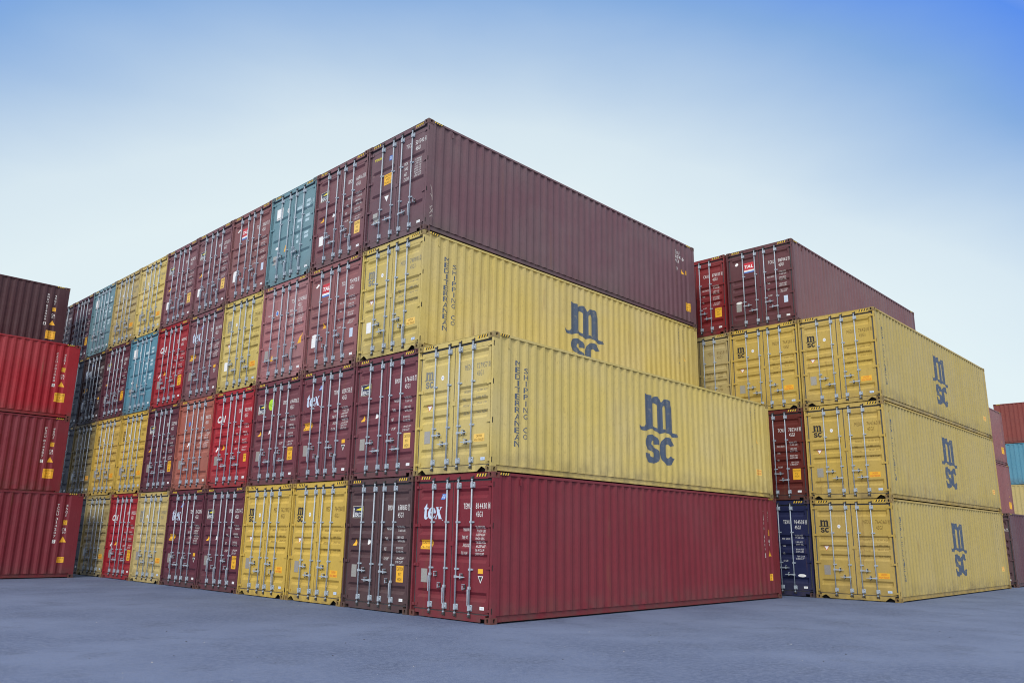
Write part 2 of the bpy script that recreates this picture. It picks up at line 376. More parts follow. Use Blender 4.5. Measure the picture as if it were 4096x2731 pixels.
def m_catch(i, z, d):
    mb = MB(); c = RODS[i]+d*0.165; Y = lambda uu: CW-uu; x = 0.0
    def bx(ua, ub, x0, x1, za, zb, mi=0):
        a, b = sorted((Y(ua), Y(ub))); mb.box(x0, x1, a, b, za, zb, mi)
    # catch and retainer riveted on the leaf
    bx(c-0.022, c+0.022, LEAF-0.014, LEAF-0.002, z-0.040, z+0.050, 1)
    bx(c-0.012, c+0.014, x-0.010, LEAF-0.012, z-0.030, z-0.014); bx(c-0.010, c+0.010, x-0.030, x-0.021, z-0.036, z+0.036, 0)
    mb.cyl((x-0.036, Y(c), z+0.056), (LEAF-0.01, Y(c), z+0.056), 0.010, n=8)
    mb.cyl((x-0.02, Y(c), z-0.052), (x-0.008, Y(c), z-0.052), 0.012, n=8, mi=1)
    return mb.mesh('handle_catch', 2)
def m_casting(ix, iy, iz):
    """corner casting with real pockets in its end, side and top faces"""
    mb = MB(); wx, wy, hz = 0.178, 0.162, 0.118
    X = (lambda a: a) if ix == 0 else (lambda a: CL-a)
    Yv = (lambda a: a) if iy == 0 else (lambda a: CW-a)
    z0 = 0.0 if iz == 0 else CH-hz
    T = lambda a, b, c: (X(a), Yv(b), z0+c)
    def pocket(P, W_, H_, ca, cb, ra, rb, depth):
        # P(a, b, d) -> point; a along width, b along height, d inwards
        n = 16; ov = [(ca+ra*math.copysign(abs(math.cos(t))**0.8, math.cos(t)), cb+rb*math.copysign(abs(math.sin(t))**0.8, math.sin(t))) for t in [2*math.pi*k/n for k in range(n)]]
        def rim(t):
            c, s = math.cos(t), math.sin(t); k = min((W_-ca if c > 0 else ca)/max(1e-6, abs(c)), (H_-cb if s > 0 else cb)/max(1e-6, abs(s)))
            return (ca+c*k, cb+s*k)
        ang = [math.atan2(b-cb, a-ca) for a, b in ov]
        cor = [(0, 0), (W_, 0), (W_, H_), (0, H_)]
        for k in range(n):
            k2 = (k+1) % n; r0, r1 = rim(ang[k]), rim(ang[k2])
            a0, a1 = ang[k], ang[k2]
            if a1 < a0: a1 += 2*math.pi
            mid = []
            for c in cor:
                ac = math.atan2(c[1]-cb, c[0]-ca)
                while ac < a0: ac += 2*math.pi
                if a0 < ac < a1: mid.append(c)
            mb.face([P(*ov[k], 0), P(*r0, 0)] + [P(*c, 0) for c in mid] + [P(*r1, 0), P(*ov[k2], 0)])
            mb.face([P(*ov[k2], 0), P(*ov[k2], depth), P(*ov[k], depth), P(*ov[k], 0)], 0)
        mb.face([P(a, b, depth) for a, b in ov], 1)
    pocket(lambda a, b, d: T(d, a, b), wy, hz, 0.088, 0.060, 0.026, 0.039, 0.030)
    pocket(lambda a, b, d: T(a, d, b), wx, hz, 0.098, 0.060, 0.028, 0.040, 0.030)
    if iz: pocket(lambda a, b, d: T(a, b, hz-d), wx, wy, 0.095, 0.085, 0.050, 0.032, 0.02)
    else: mb.face([T(0, 0, 0), T(wx, 0, 0), T(wx, wy, 0), T(0, wy, 0)])
    if iz: mb.face([T(0, 0, 0), T(wx, 0, 0), T(wx, wy, 0), T(0, wy, 0)])
    else: mb.face([T(0, 0, hz), T(wx, 0, hz), T(wx, wy, hz), T(0, wy, hz)])
    mb.face([T(wx, 0, 0), T(wx, wy, 0), T(wx, wy, hz), T(wx, 0, hz)]); mb.face([T(0, wy, 0), T(wx, wy, 0), T(wx, wy, hz), T(0, wy, hz)])
    return mb.mesh('corner_casting', 2)
def m_frame(sill):
    mb = MB(); zt, zb = CH-0.118, 0.118
    for s in (0, 1):
        Y = (lambda a: a) if s == 0 else (lambda a: CW-a)
        def bx(x0, x1, ya, yb, z0, z1, mi=0): a, b = sorted((Y(ya), Y(yb))); mb.box(x0, x1, a, b, z0, z1, mi)
        bx(0.008, 0.060, 0.006, 0.052, zb, zt)             # outer J-bar of the door post
        bx(0.058, 0.150, 0.007, 0.070, zb, zt)             # post body, set back
        for hz in HZ: bx(0.014, 0.036, 0.0035, 0.0075, hz-0.055, hz+0.055, 1)   # near-black raised boxes for hinge pin cut-outs, recess shade in the colour
        bx(CL-0.150, CL-0.006, 0.006, 0.090, zb, zt)       # front post
        bx(0.178, CL-0.178, 0.006, 0.066, 2.836, 2.888)    # top side rail
        # bottom side rail: a channel
        bx(0.178, CL-0.178, 0.050, 0.056, 0.040, 0.152); bx(0.178, CL-0.178, 0.014, 0.052, 0.032, 0.040); bx(0.178, CL-0.178, 0.030, 0.052, 0.148, 0.154)
    # header and sill of the door end
    mb.box(0.018, 0.100, 0.162, CW-0.162, 2.766, 2.882); mb.box(0.030, 0.100, 0.070, CW-0.070, 2.770, 2.779)
    mb.box(0.012, 0.10, 0.162, CW-0.162, 2.882, 2.889)
    U = lambda pts: [(CW-u, z) for u, z in pts]
    if sill == 'peak':
        mb.prism_x(U([(0.162, 0.030), (0.162, 0.055), (0.275, 0.112), (0.305, 0.112), (0.425, 0.018), (2.013, 0.018), (2.133, 0.112), (2.163, 0.112), (2.276, 0.055), (2.276, 0.030), (2.277, 0.030), (2.277, 0.149), (0.161, 0.149), (0.161, 0.030)]), 0.016, 0.030)
    else:
        mb.prism_x(U([(0.1625, 0.084), (0.300, 0.084), (0.300, 0.018), (2.138, 0.018), (2.138, 0.084), (2.2755, 0.084), (2.2755, 0.149), (0.1625, 0.149)]), 0.016, 0.030)
    mb.box(0.030, 0.10, 0.162, CW-0.162, 0.130, 0.148); mb.box(0.11, 0.13, 0.162, CW-0.162, 0.02, 0.148, 1)
    # front end header and sill, floor
    mb.box(CL-0.09, CL-0.010, 0.162, CW-0.162, 2.800, 2.885); mb.box(CL-0.09, CL-0.010, 0.162, CW-0.162, 0.022, 0.150)
    mb.box(0.14, CL-0.10, 0.060, CW-0.060, 0.110, 0.140, 1)
    return mb.mesh('frame', 2)
def m_front():
    mb = MB(); n = 9; x = CL-0.020; st = (CW-0.18)/n; pts = [(0.09, 0)]
    for k in range(n):
        a = 0.09+k*st; pts += [(a+st*0.15, 0), (a+st*0.35, 1), (a+st*0.65, 1), (a+st*0.85, 0)]
    pts.append((CW-0.09, 0))
    for (a, da), (b, db) in zip(pts, pts[1:]): mb.face([(x-0.045*da, a, 0.15), (x-0.045*db, b, 0.15), (x-0.045*db, b, 2.80), (x-0.045*da, a, 2.80)])
    return mb.mesh('front_wall')
def m_roof():
    mb = MB(); mb.box(0.10, CL-0.09, 0.066, CW-0.066, 2.858, 2.872); return mb.mesh('roof')
def m_lug(kind):
    mb = MB()
    if kind == 'L': mb.box(0.470, 0.482, 0.008, SY+0.03, 2.590, 2.835); mb.box(0.470, 0.520, 0.004, SY+0.03, 2.590, 2.625)
    elif kind == 'V': mb.box(0.780, 0.826, -0.006, SY+0.03, 2.655, 2.790)
    return mb.mesh('side_lug')

# ------------------------------------------------------------------ logos
ARC = lambda cx, cy, rx, ry, a0, a1, n=10: [(cx+rx*math.cos(R(a0+(a1-a0)*k/n)), cy+ry*math.sin(R(a0+(a1-a0)*k/n))) for k in range(n+1)]
# lower-case m of two arches whose feet run into a wave
M_OUT = [(0.060, 1.00), (0.225, 0.985), (0.232, 0.90)] + ARC(0.37, 0.86, 0.125, 0.125, 145, 30) + [(0.495, 0.86)] + ARC(0.63, 0.85, 0.125, 0.125, 140, 10) + \
        [(0.78, 0.78), (0.785, 0.16), (0.80, 0.115), (0.86, 0.10), (0.915, 0.125), (0.95, 0.045), (0.90, 0.015), (0.82, 0.0), (0.73, 0.03), (0.66, 0.085), (0.585, 0.100), (0.52, 0.07), (0.46, 0.04),
         (0.39, 0.045), (0.33, 0.09), (0.26, 0.125), (0.19, 0.12), (0.12, 0.075), (0.05, 0.045), (-0.04, 0.07), (-0.09, 0.12), (-0.09, 0.185), (-0.02, 0.15), (0.035, 0.16), (0.062, 0.22)]
M_H1 = [(0.245, 0.22), (0.245, 0.70)] + ARC(0.305, 0.73, 0.06, 0.075, 165, 15) + [(0.365, 0.70), (0.365, 0.165), (0.30, 0.195)]
M_H2 = [(0.515, 0.175), (0.515, 0.70)] + ARC(0.565, 0.72, 0.05, 0.07, 165, 15) + [(0.615, 0.70), (0.615, 0.175)]
def g_m(): return outline('m', [M_OUT, M_H1, M_H2])
def big_logo(d, x0, x1, z0, z1, mi=0, off=0.003):
    h = z1-z0; w_ = x1-x0
    d.fit(g_m(), x0, x1, z0+h*0.425, z1, mi, off)
    d.fit(outline('S', [S_OUT]), x0+w_*0.13, x0+w_*0.485, z0, z0+h*0.415, mi, off)
    d.fit(outline('C', [C_OUT]), x0+w_*0.505, x0+w_*0.875, z0, z0+h*0.415, mi, off)
C_OUT = ARC(0.5, 0.5, 0.5, 0.5, 28, 332, 28) + [(0.64, 0.33)] + ARC(0.50, 0.50, 0.155, 0.25, 312, 48, 16) + [(0.64, 0.67)]
S_OUT = ARC(0.5, 0.73, 0.48, 0.27, 15, 180, 12) + [(0.02, 0.66), (0.06, 0.56), (0.18, 0.49), (0.50, 0.39), (0.60, 0.33)] + ARC(0.47, 0.275, 0.12, 0.065, 10, -180, 8) + \
        [(0.34, 0.34), (0.0, 0.34)] + ARC(0.5, 0.27, 0.5, 0.27, 188, 360, 12) + [(1.0, 0.36), (0.93, 0.46), (0.78, 0.53), (0.50, 0.61), (0.41, 0.66)] + ARC(0.52, 0.73, 0.10, 0.06, 190, 10, 8) + [(0.63, 0.67), (0.97, 0.67)]
T_L = [(563,600),(455,790),(470,812),(485,806),(470,1050),(476,1120),(500,1165),(540,1178),(580,1150),(602,1090),(592,1082),(575,1110),(560,1100),(552,1060),(556,806),(605,806),(612,752),(566,750)]
E_L = [(866,955),(866,915),(850,850),(822,785),(770,742),(715,745),(650,800),(608,900),(598,990),(612,1080),(650,1140),(710,1168),(770,1155),(825,1105),(856,1040),(838,1030),(800,1080),(755,1098),(712,1078),(687,1020),(680,955)]
E_H = [(686,915),(782,915),(782,850),(768,790),(742,760),(716,775),(697,830)]
X_L = [(872,742),(955,742),(955,765),(940,768),(980,862),(1018,772),(995,768),(995,742),(1080,742),(1066,765),(1046,772),(990,900),(1060,1135),(1078,1140),(1072,1160),(955,1160),(958,1138),(972,1135),(930,1010),(886,1128),(905,1138),(900,1160),(835,1160),(840,1136),(860,1130),(912,970),(885,775),(868,766)]
def tex_logo(d, u0, u1, z0, z1, mi):
    vs, fs = outline('tex', [[(a, -b) for a, b in l] for l in (T_L, E_L, E_H, X_L)]); d.fit((vs, fs), u0, u1, z0, z1, mi)
    d.disc(u1+0.012, z0-0.015, 0.010, 0.012, mi, n=8)

# ------------------------------------------------------------------ door lettering
def table(rows):
    """rows: (text, u0, u1, z, height)"""
    def f(d, mi):
        for t, a, b, z, h in rows: d.text(t, a, b, z-h/2, z+h/2, mi, bold=0.0)
    return f
def kgs(vals, u0, u1, zs, h):
    return [(v, u0+(0.012 if len(v) < 10 else 0), u1, z, h) for v, z in zip(vals, zs)]
ZB = (1.81, 1.73, 1.585, 1.51, 1.36, 1.28, 1.14, 1.06)
TABLES = {
 'beacon': table([('MAX.GROSS', 1.50, 1.72, 1.77, 0.062), ('TARE', 1.49, 1.60, 1.55, 0.062), ('NET', 1.48, 1.56, 1.33, 0.062), ('CU.CAP.', 1.48, 1.64, 1.12, 0.062)] +
                 kgs(('32.500 KGS', '71.650 LBS', '3.850 KGS', '8.490 LBS', '28.650 KGS', '63.160 LBS', '76.4 CU.M', '2.700 CU.FT'), 1.90, 2.15, ZB, 0.048)),
 'tex': table([('MAX.WT', 1.52, 1.70, 1.765, 0.068), ('TARE WT', 1.52, 1.70, 1.610, 0.068), ('PAYLOAD', 1.52, 1.71, 1.455, 0.068), ('CU. CAP.', 1.51, 1.70, 1.300, 0.068)] +
              kgs(('32.500 KGS', '71.650 LBS', '3.820 KGS', '8.420 LBS', '28.680 KGS', '63.230 LBS', '76.4 CU.M', '2.700 CU.FT'), 1.91, 2.17, [1.815-0.0745*k for k in range(8)], 0.050)),
 'msc': table([('MAXGROSS', 1.50, 1.71, 1.71, 0.060), ('TARE', 1.48, 1.58, 1.545, 0.060), ('PAYLOAD', 1.50, 1.70, 1.415, 0.060), ('CUB.CAP', 1.48, 1.66, 1.250, 0.060)] +
              kgs(('32.500  KGS', '3.880  KGS', '28.620  KGS', '76.4  CUM'), 1.90, 2.20, (1.71, 1.56, 1.44, 1.25), 0.045)),
 'tal': table([('MAX. GROSS', 1.46, 1.72, 1.72, 0.050), ('TARE', 1.46, 1.56, 1.50, 0.050), ('NET', 1.47, 1.54, 1.27, 0.050), ('CU CAP', 1.48, 1.63, 1.05, 0.050)] +
              kgs(('32.500 KGS', '71.650 LBS', '3.890 KGS', '8.575 LBS', '28.610 KGS', '63.075 LBS', '76.4 CU.M', '2.700 CU.FT'), 1.90, 2.15, (1.82, 1.75, 1.62, 1.545, 1.40, 1.33, 1.19, 1.115), 0.046)),
 'touax': table([('MGW.', 1.50, 1.65, 1.96, 0.085), ('TARE.', 1.50, 1.66, 1.825, 0.085), ('NET.', 1.50, 1.62, 1.675, 0.085), ('CU.CAP.', 1.50, 1.71, 1.535, 0.085)] +
              kgs(('32.500 KGS', '71.650 LBS', '3.770 KGS', '8.310 LBS', '28.730 KGS', '63.340 LBS', '76.4 CU.M', '2.700 CU.FT'), 1.90, 2.16, [1.965-0.063*k for k in range(8)], 0.044)),
 'mgw': table([('M. G. W.', 1.48, 1.72, 1.50, 0.095), ('TARE', 1.48, 1.64, 1.375, 0.095), ('NET', 1.48, 1.60, 1.04, 0.095), ('CU.CAP.', 1.48, 1.72, 0.925, 0.095),
               ('3500', 1.91, 2.10, 1.50, 0.08), ('3880', 1.91, 2.10, 1.375, 0.08), ('764', 1.91, 2.06, 1.04, 0.08), ('2700', 1.91, 2.08, 0.925, 0.08)]),
 'patch': None,
}
def serial(d, pre, num, chk, mi, touax=False):
    dz = 0.19 if touax else 0.0
    d.text(pre, 1.545, 1.765, 2.172+dz, 2.285+dz, mi, bold=0.0)
    d.text(num, 1.905, 2.225, 2.172+dz, 2.285+dz, mi, bold=0.0)
    d.text('45G1', 1.915, 2.105, 2.012+dz, 2.122+dz, mi, bold=0.0)
    if chk:
        w_ = 0.018 if chk == '1' else 0.032
        d.text(chk, 2.287-w_/2, 2.287+w_/2, 2.185+dz, 2.272+dz, mi, bold=0.0)
        for a in ((2.258, 2.263, 2.168+dz, 2.290+dz), (2.311, 2.316, 2.168+dz, 2.290+dz), (2.2635, 2.3105, 2.168+dz, 2.173+dz), (2.2635, 2.3105, 2.285+dz, 2.290+dz)):
            d.quad(*a, mi)
def door_items(parent_l, parent_r, c, style):
    sh = on_door(style); ca = [p[0] for p in DU]; cb = [p[0] for p in DZ[style]]
    def mk(name, build, mats, par, key=None, label=None):
        def f():
            d = Decal(); build(d); return d.mesh(name, len(mats), sh, ca, cb)
        me = cached(('dec', name, key, style), f) if key is not None else f()
        return put(name, me, mats, par, label)
    t = c['logo']; ink = c['ink']
    num = c.get('num')
    if num:
        def sr(d): serial(d, *num, 0, touax=(t == 'touax'))
        mk('serial_number', sr, [ink], parent_r)
    tb = c.get('table')
    if tb == 'patch':
        def pt(d):
            for a, b, z in ((1.44, 1.70, 2.18), (1.93, 2.13, 2.30), (1.93, 2.13, 2.16), (1.50, 1.74, 1.78), (1.93, 2.14, 1.84), (1.93, 2.14, 1.70), (1.50, 1.60, 1.60), (1.93, 2.14, 1.32), (1.93, 2.14, 1.20), (1.52, 1.62, 1.30), (1.52, 1.64, 1.14)): d.quad(a, b, z-0.045, z+0.045)
        mk('weight_table', pt, [TAPE], parent_r, 'patch')
    elif tb:
        mk('weight_table', lambda d: TABLES[tb](d, 0), [c.get('ink2', ink)], parent_r, tb)
    # logo on the left leaf
    if t == 'tex':
        mk('logo', lambda d: tex_logo(d, 0.290, 0.885, 1.965, 2.305, 0), [PALEBL], parent_l, 'tex')
        mk('caution_sticker', lambda d: (d.quad(0.235, 0.600, 1.355, 1.550, 0), d.text('CAUTION', 0.262, 0.575, 1.465, 1.525, 1, 0.004), d.text("2.9m - 9'6 HIGH", 0.262, 0.575, 1.375, 1.425, 1, 0.004, 0.0)), [CAUT, BLACK], parent_l, 'texc')
        mk('class_sticker', lambda d: (d.quad(0.830, 0.960, 2.375, 2.495, 0), d.text('GL', 0.845, 0.945, 2.405, 2.480, 1, 0.004)), [BLUE, WHITE], parent_l, 'gl')
        mk('warning_sticker', lambda d: (d.quad(2.010, 2.150, 0.920, 1.010, 0), d.poly([(2.01, 0.875), (2.16, 0.875), (2.085, 0.735)], 1), d.poly([(2.035, 0.862), (2.135, 0.862), (2.085, 0.765)], 2, 0.004)), [CAUT, WHITE, DARKM], parent_r, 'ysq')
    elif t == 'beacon':
        def bl(d):
            d.quad(0.205, 0.620, 2.010, 2.285, 0, 0.002); d.quad(0.215, 0.610, 2.020, 2.275, 1, 0.003)
            d.poly([(0.228, 2.030), (0.268, 2.030), (0.262, 2.20), (0.268, 2.21), (0.248, 2.25), (0.228, 2.21), (0.235, 2.20)], 2, 0.005)
            d.poly([(0.300, 2.190), (0.610, 2.165), (0.610, 2.260)], 3, 0.005)
            d.text('BEACON', 0.285, 0.602, 2.035, 2.135, 2, 0.005, 0.015, 0.2)
        mk('logo', bl, [CREAM, DBLUE, WHITE, YEL], parent_l, 'beacon')
        cy = c.get('caut', CAUT)
        mk('caution_sticker', lambda d: (d.quad(1.945, 2.190, 0.640, 0.985, 0), d.text('CAUTION', 1.965, 2.170, 0.880, 0.955, 1, 0.004), d.text("9'6\"", 2.02, 2.12, 0.775, 0.840, 1, 0.004), d.text('HIGH', 2.000, 2.135, 0.665, 0.735, 1, 0.004)), [cy, BLACK], parent_r, 'bc')
        mk('warning_sticker', lambda d: (d.poly([(0.275, 1.380), (0.435, 1.380), (0.355, 1.535)], 0), d.disc(0.86, 1.47, 0.052, 0.058, 1)), [CAUT, WHITE], parent_l, 'bw')
    elif t == 'msc':
        mi = c.get('logoink', ink)
        mk('logo', lambda d: big_logo(d, 0.215, 0.560, 1.915, 2.290), [mi], parent_l, 'msc')
        cy = c.get('caut', CAUT)
        mk('caution_sticker', lambda d: (d.quad(1.860, 2.180, 0.630, 0.790, 0), d.text('CAUTION', 1.935, 2.105, 0.722, 0.772, 1, 0.004), d.text('HIGH TRAILER', 1.880, 2.160, 0.645, 0.695, 1, 0.004)), [cy, RED if cy is CAUT else BROWN], parent_r, 'mscc')
        mk('inspection_disc', lambda d: (d.disc(0.825, 2.10, 0.048, 0.055, 0), d.text('06', 0.800, 0.85, 2.085, 2.12, 1, 0.004)), [WHITE, BLUE], parent_l, 'disc')
        mk('warning_sticker', lambda d: (d.poly([(0.300, 1.530), (0.480, 1.530), (0.390, 1.390)], 1), d.poly([(0.320, 1.520), (0.460, 1.520), (0.390, 1.412)], 0, 0.004)), [WHITE, RED], parent_l, 'wtri')
    elif t == 'tal':
        mk('logo', lambda d: (d.quad(0.640, 1.010, 2.135, 2.400, 0), d.text('TAL', 0.665, 0.990, 2.205, 2.315, 1, 0.004, 0.04, 0.15), d.quad(0.640, 1.010, 2.080, 2.134, 1), d.quad(0.640, 1.010, 2.035, 2.079, 2)), [RED, WHITE, BLUE], parent_l, 'tal')
        mk('warning_sticker', lambda d: (d.disc(0.36, 2.42, 0.06, 0.065, 0), d.disc(0.40, 1.00, 0.115, 0.042, 0), d.quad(2.03, 2.17, 0.72, 0.955, 1)), [WHITE, PALEBL], parent_l if False else parent_r, 'talw')
        if c.get('tri'): mk('caution_sticker', lambda d: d.poly([(0.72, 1.16), (0.88, 1.16), (0.80, 1.31)], 0), [CAUT], parent_l, 'talt')
    elif t == 'cai':
        mk('logo', lambda d: d.text('CAI', 0.250, 0.760, 1.965, 2.175, 0, 0.003, 0.035, 0.25), [WHITE], parent_l, 'cai')
        cy = [CAUT, BLACK]
        if c.get('bigc'): mk('caution_sticker', lambda d: (d.quad(1.930, 2.190, 0.640, 0.985, 0), d.text('CAUTION', 1.950, 2.170, 0.880, 0.950, 1, 0.004), d.text("9'6\"", 2.01, 2.11, 0.775, 0.840, 1, 0.004), d.text('HIGH', 1.995, 2.125, 0.665, 0.735, 1, 0.004)), cy, parent_r, 'caib')
        else: mk('caution_sticker', lambda d: (d.quad(2.060, 2.215, 0.720, 0.945, 0), d.text('CAUTION', 2.07, 2.205, 0.88, 0.92, 1, 0.004), d.text('HIGH', 2.09, 2.18, 0.80, 0.85, 1, 0.004)), cy, parent_r, 'cais')
        mk('warning_sticker', lambda d: (d.poly([(0.66, 1.13), (0.82, 1.13), (0.74, 1.29)], 0), d.disc(0.36, 1.16, 0.05, 0.08, 1)), [CAUT, WHITE], parent_l, 'caiw')
    elif t == 'touax':
        mk('logo', lambda d: d.text('TOUAX', 0.235, 0.600, 2.430, 2.505, 0, 0.003, 0.04, 0.1), [YEL], parent_l, 'touax')
        mk('class_sticker', lambda d: (d.quad(0.860, 0.980, 2.285, 2.410, 0), d.text('GL', 0.875, 0.965, 2.315, 2.390, 1, 0.004)), [BLUE, WHITE], parent_l, 'glx')
        mk('caution_sticker', lambda d: (d.quad(0.680, 1.020, 1.640, 1.930, 0), d.text('CAUTION', 0.700, 1.000, 1.845, 1.905, 1, 0.004), d.text('HIGH', 0.76, 0.93, 1.755, 1.815, 1, 0.004), d.text('TRAILER', 0.700, 1.000, 1.665, 1.725, 1, 0.004)), [CAUT, BROWN], parent_l, 'tc')
        mk('warning_sticker', lambda d: d.poly([(0.73, 1.325), (0.91, 1.325), (0.83, 1.165)], 0), [WHITE], parent_l, 'tw')
    elif t == 'triton':
        mk('logo', lambda d: d.text('TRITON', 0.270, 0.600, 1.985, 2.030, 0, 0.003), [WHITE], parent_l, 'tri')
        mk('inspection_disc', lambda d: (d.disc(0.80, 2.02, 0.075, 0.080, 1), d.disc(0.80, 2.02, 0.058, 0.062, 0, 0.004)), [BLUE, WHITE], parent_l, 'trid')
        mk('warning_sticker', lambda d: (d.poly([(0.62, 0.62), (0.80, 0.62), (0.71, 0.80)], 0), d.poly([(2.02, 0.94), (2.20, 0.94), (2.20, 1.24)], 0)), [CAUT], parent_l if False else parent_r, 'triw')
    elif t == 'slim':
        mk('inspection_disc', lambda d: d.disc(0.80, 2.10, 0.065, 0.080, 0), [BLUE], parent_l, 'sld')
        mk('warning_sticker', lambda d: d.poly([(0.72, 1.50), (0.90, 1.50), (0.81, 1.34)], 0), [WHITE], parent_l, 'slw')
    elif t == 'white_square':
        mk('logo', lambda d: (d.quad(0.290, 0.640, 2.110, 2.460, 0), d.text('2', 0.50, 0.58, 2.27, 2.38, 1, 0.004), d.quad(0.32, 0.52, 2.15, 2.165, 1, 0.004)), [WHITE, DARKM], parent_l, 'sq')
        mk('inspection_disc', lambda d: (d.disc(0.95, 2.28, 0.065, 0.075, 0), d.text('0', 0.925, 0.975, 2.24, 2.32, 1, 0.004)), [WHITE, DARKM], parent_l, 'sqd')
        mk('warning_sticker', lambda d: (d.poly([(0.86, 0.99), (1.02, 0.99), (0.945, 1.20)], 0), d.disc(0.48, 1.19, 0.11, 0.040, 1)), [CAUT, WHITE], parent_l, 'sqw')
    elif t == 'plain_caution':
        mk('caution_sticker', lambda d: (d.quad(1.960, 2.220, 0.640, 0.985, 0), d.text('CAUTION', 1.980, 2.200, 0.885, 0.955, 1, 0.004), d.text("9'6\"", 2.04, 2.14, 0.80, 0.86, 1, 0.004), d.text('HIGH', 2.020, 2.160, 0.715, 0.775, 1, 0.004)), [CAUT, BROWN], parent_r, 'pc')
    elif t == 'oval':
        mk('warning_sticker', lambda d: d.disc(2.05, 0.62, 0.130, 0.046, 0), [WHITE], parent_r, 'ov')
    if c.get('lime'): mk('lime_sticker', lambda d: (d.disc(0.905, 2.235, 0.150, 0.160, 0), d.text('Water Based', 0.79, 1.02, 2.235, 2.265, 1, 0.004, 0), d.text('Paint', 0.86, 0.95, 2.19, 2.22, 1, 0.004, 0)), [GREEN, BLACK], parent_l, 'lime')
    # plate and small sticker that every one of them has
    mk('data_plate', lambda d: d.quad(0.285, 0.480, 0.685, 0.960, 0, 0.004), [PLATE if not c.get('wplate') else WHITE], parent_l, 'plate')
    mk('small_sticker', lambda d: (d.quad(2.085, 2.210, 0.243, 0.305, 0, 0.008), d.text('CSC', 2.12, 2.18, 0.262, 0.288, 1, 0.009, 0)), [WHITE if not c.get('bsmall') else PALEBL, BLUE], parent_r, 'small')

# ------------------------------------------------------------------ side lettering
def side_item(name, parent, build, mats, key=None, label=None):
    def f():
        d = Decal(); build(d); return d.mesh(name, len(mats), on_side, SIDECUTS, ())
    me = cached(('side', name, key), f) if key is not None else f()
    return put(name, me, mats, parent, label)
def side_msc(par, shift, ink, worn):
    side_item('company_name', par, lambda d: (d.column('MEDITERRANEAN', 0.775+shift, 2.385, 0.535, 0.165, 0, fillh=0.84), d.column('SHIPPING CO', 1.020+shift, 2.255, 0.70, 0.112, 0, fillh=0.80)), [ink], ('co', shift))
    side_item('logo', par, lambda d: big_logo(d, 5.20, 7.00, 0.590, 2.335), [ink], 'big')
    side_item('serial_number', par, lambda d: (d.column('MEDU727957 0', 11.045, 2.66, 1.42, 0.075, 0), d.column('45G1', 11.315, 2.66, 2.22, 0.075, 0)), [NAVY], 'msn')
    side_item('warning_sticker', par, lambda d: (d.quad(11.57, 11.64, 1.91, 2.09, 0), d.poly([(11.295, 1.625), (11.475, 1.60), (11.31, 1.82)], 0), d.quad(11.225, 11.535, 0.65, 0.83, 0), d.text('CAUTION', 11.25, 11.51, 0.76, 0.81, 1, 0.004), d.text('HIGH TRAILER', 11.25, 11.51, 0.68, 0.73, 1, 0.004)), [CAUT2, RED], 'msw')
def side_std(par, pre, num, chk, pos, kind='std'):
    x1, x2 = pos
    side_item('serial_number', par, lambda d: (d.column(pre, x1, 2.50, 2.08, 0.070, 0), d.column(num, x1, 2.035, 1.33, 0.070, 0), d.quad(x1-0.05, x1+0.05, 1.165, 1.285, 0, 0.002), d.text(chk, x1-0.025, x1+0.025, 1.18, 1.27, 1, 0.004),
                                        d.column('45G1', x2, 2.50, 2.05, 0.066, 0)), [WHITE, DARKM])
    big = kind != 'small'
    def wr(d):
        d.quad(x2-0.065, x2+0.065, 1.79, 1.95, 0); d.text('9.5', x2-0.05, x2+0.05, 1.88, 1.935, 1, 0.004); d.text('2.9', x2-0.05, x2+0.05, 1.805, 1.86, 1, 0.004)
        d.text('CR', x2-0.07, x2+0.07, 1.58, 1.68, 2, 0.003, 0.0); d.text('01', x2-0.05, x2+0.05, 1.50, 1.56, 2, 0.003, 0.0)
        d.poly([(x2-0.11, 1.20), (x2+0.11, 1.20), (x2, 1.40)], 0)
        if kind == 'std':
            d.quad(x2-0.19, x2+0.17, 0.60, 0.95, 0); d.text('CAUTION', x2-0.165, x2+0.145, 0.85, 0.92, 1, 0.004); d.text("9'6\"", x2-0.07, x2+0.06, 0.745, 0.81, 1, 0.004); d.text('HIGH', x2-0.09, x2+0.08, 0.64, 0.705, 1, 0.004)
        else:
            d.quad(x2-0.11, x2+0.12, 0.51, 0.70, 0); d.text('CAUTION', x2-0.09, x2+0.10, 0.63, 0.67, 1, 0.004); d.text('HIGH', x2-0.05, x2+0.06, 0.55, 0.59, 1, 0.004)
    side_item('warning_sticker', par, wr, [CAUT, BROWN, WHITE])

# ------------------------------------------------------------------ container
def stripes(parent, kind, ends=True):
    def f(where, a0, a1):
        mb = MB(); n = 4; st = (a1-a0)/n
        for mi, da, o in ((0, 0.0, 0.0), (1, st*0.5, 0.0005)):
            for k in range(n):
                a = a0+k*st+da; b = a+st*0.5
                if where == 'door':
                    P = lambda u, z: (0.0160-o, CW-u, z); z0, z1, sl = 2.808, 2.868, 0.027
                else:
                    P = lambda x, z: (x, 0.0035-o, z); z0, z1, sl = 2.8375, 2.886, 0.022
                mb.face([P(a, z0), P(b, z0), P(b+sl, z1), P(a+sl, z1)], mi)
        return mb.mesh('hazard_stripes', 2)
    for key in [('door', 0.205, 0.515), ('door', 1.930, 2.240), ('side', 0.195, 0.470)] + ([('side', 11.70, 11.975)] if ends else []):
        put('hazard_stripes', cached(('stripes',)+key, lambda: f(*key)), [STRY, BLACK], parent)
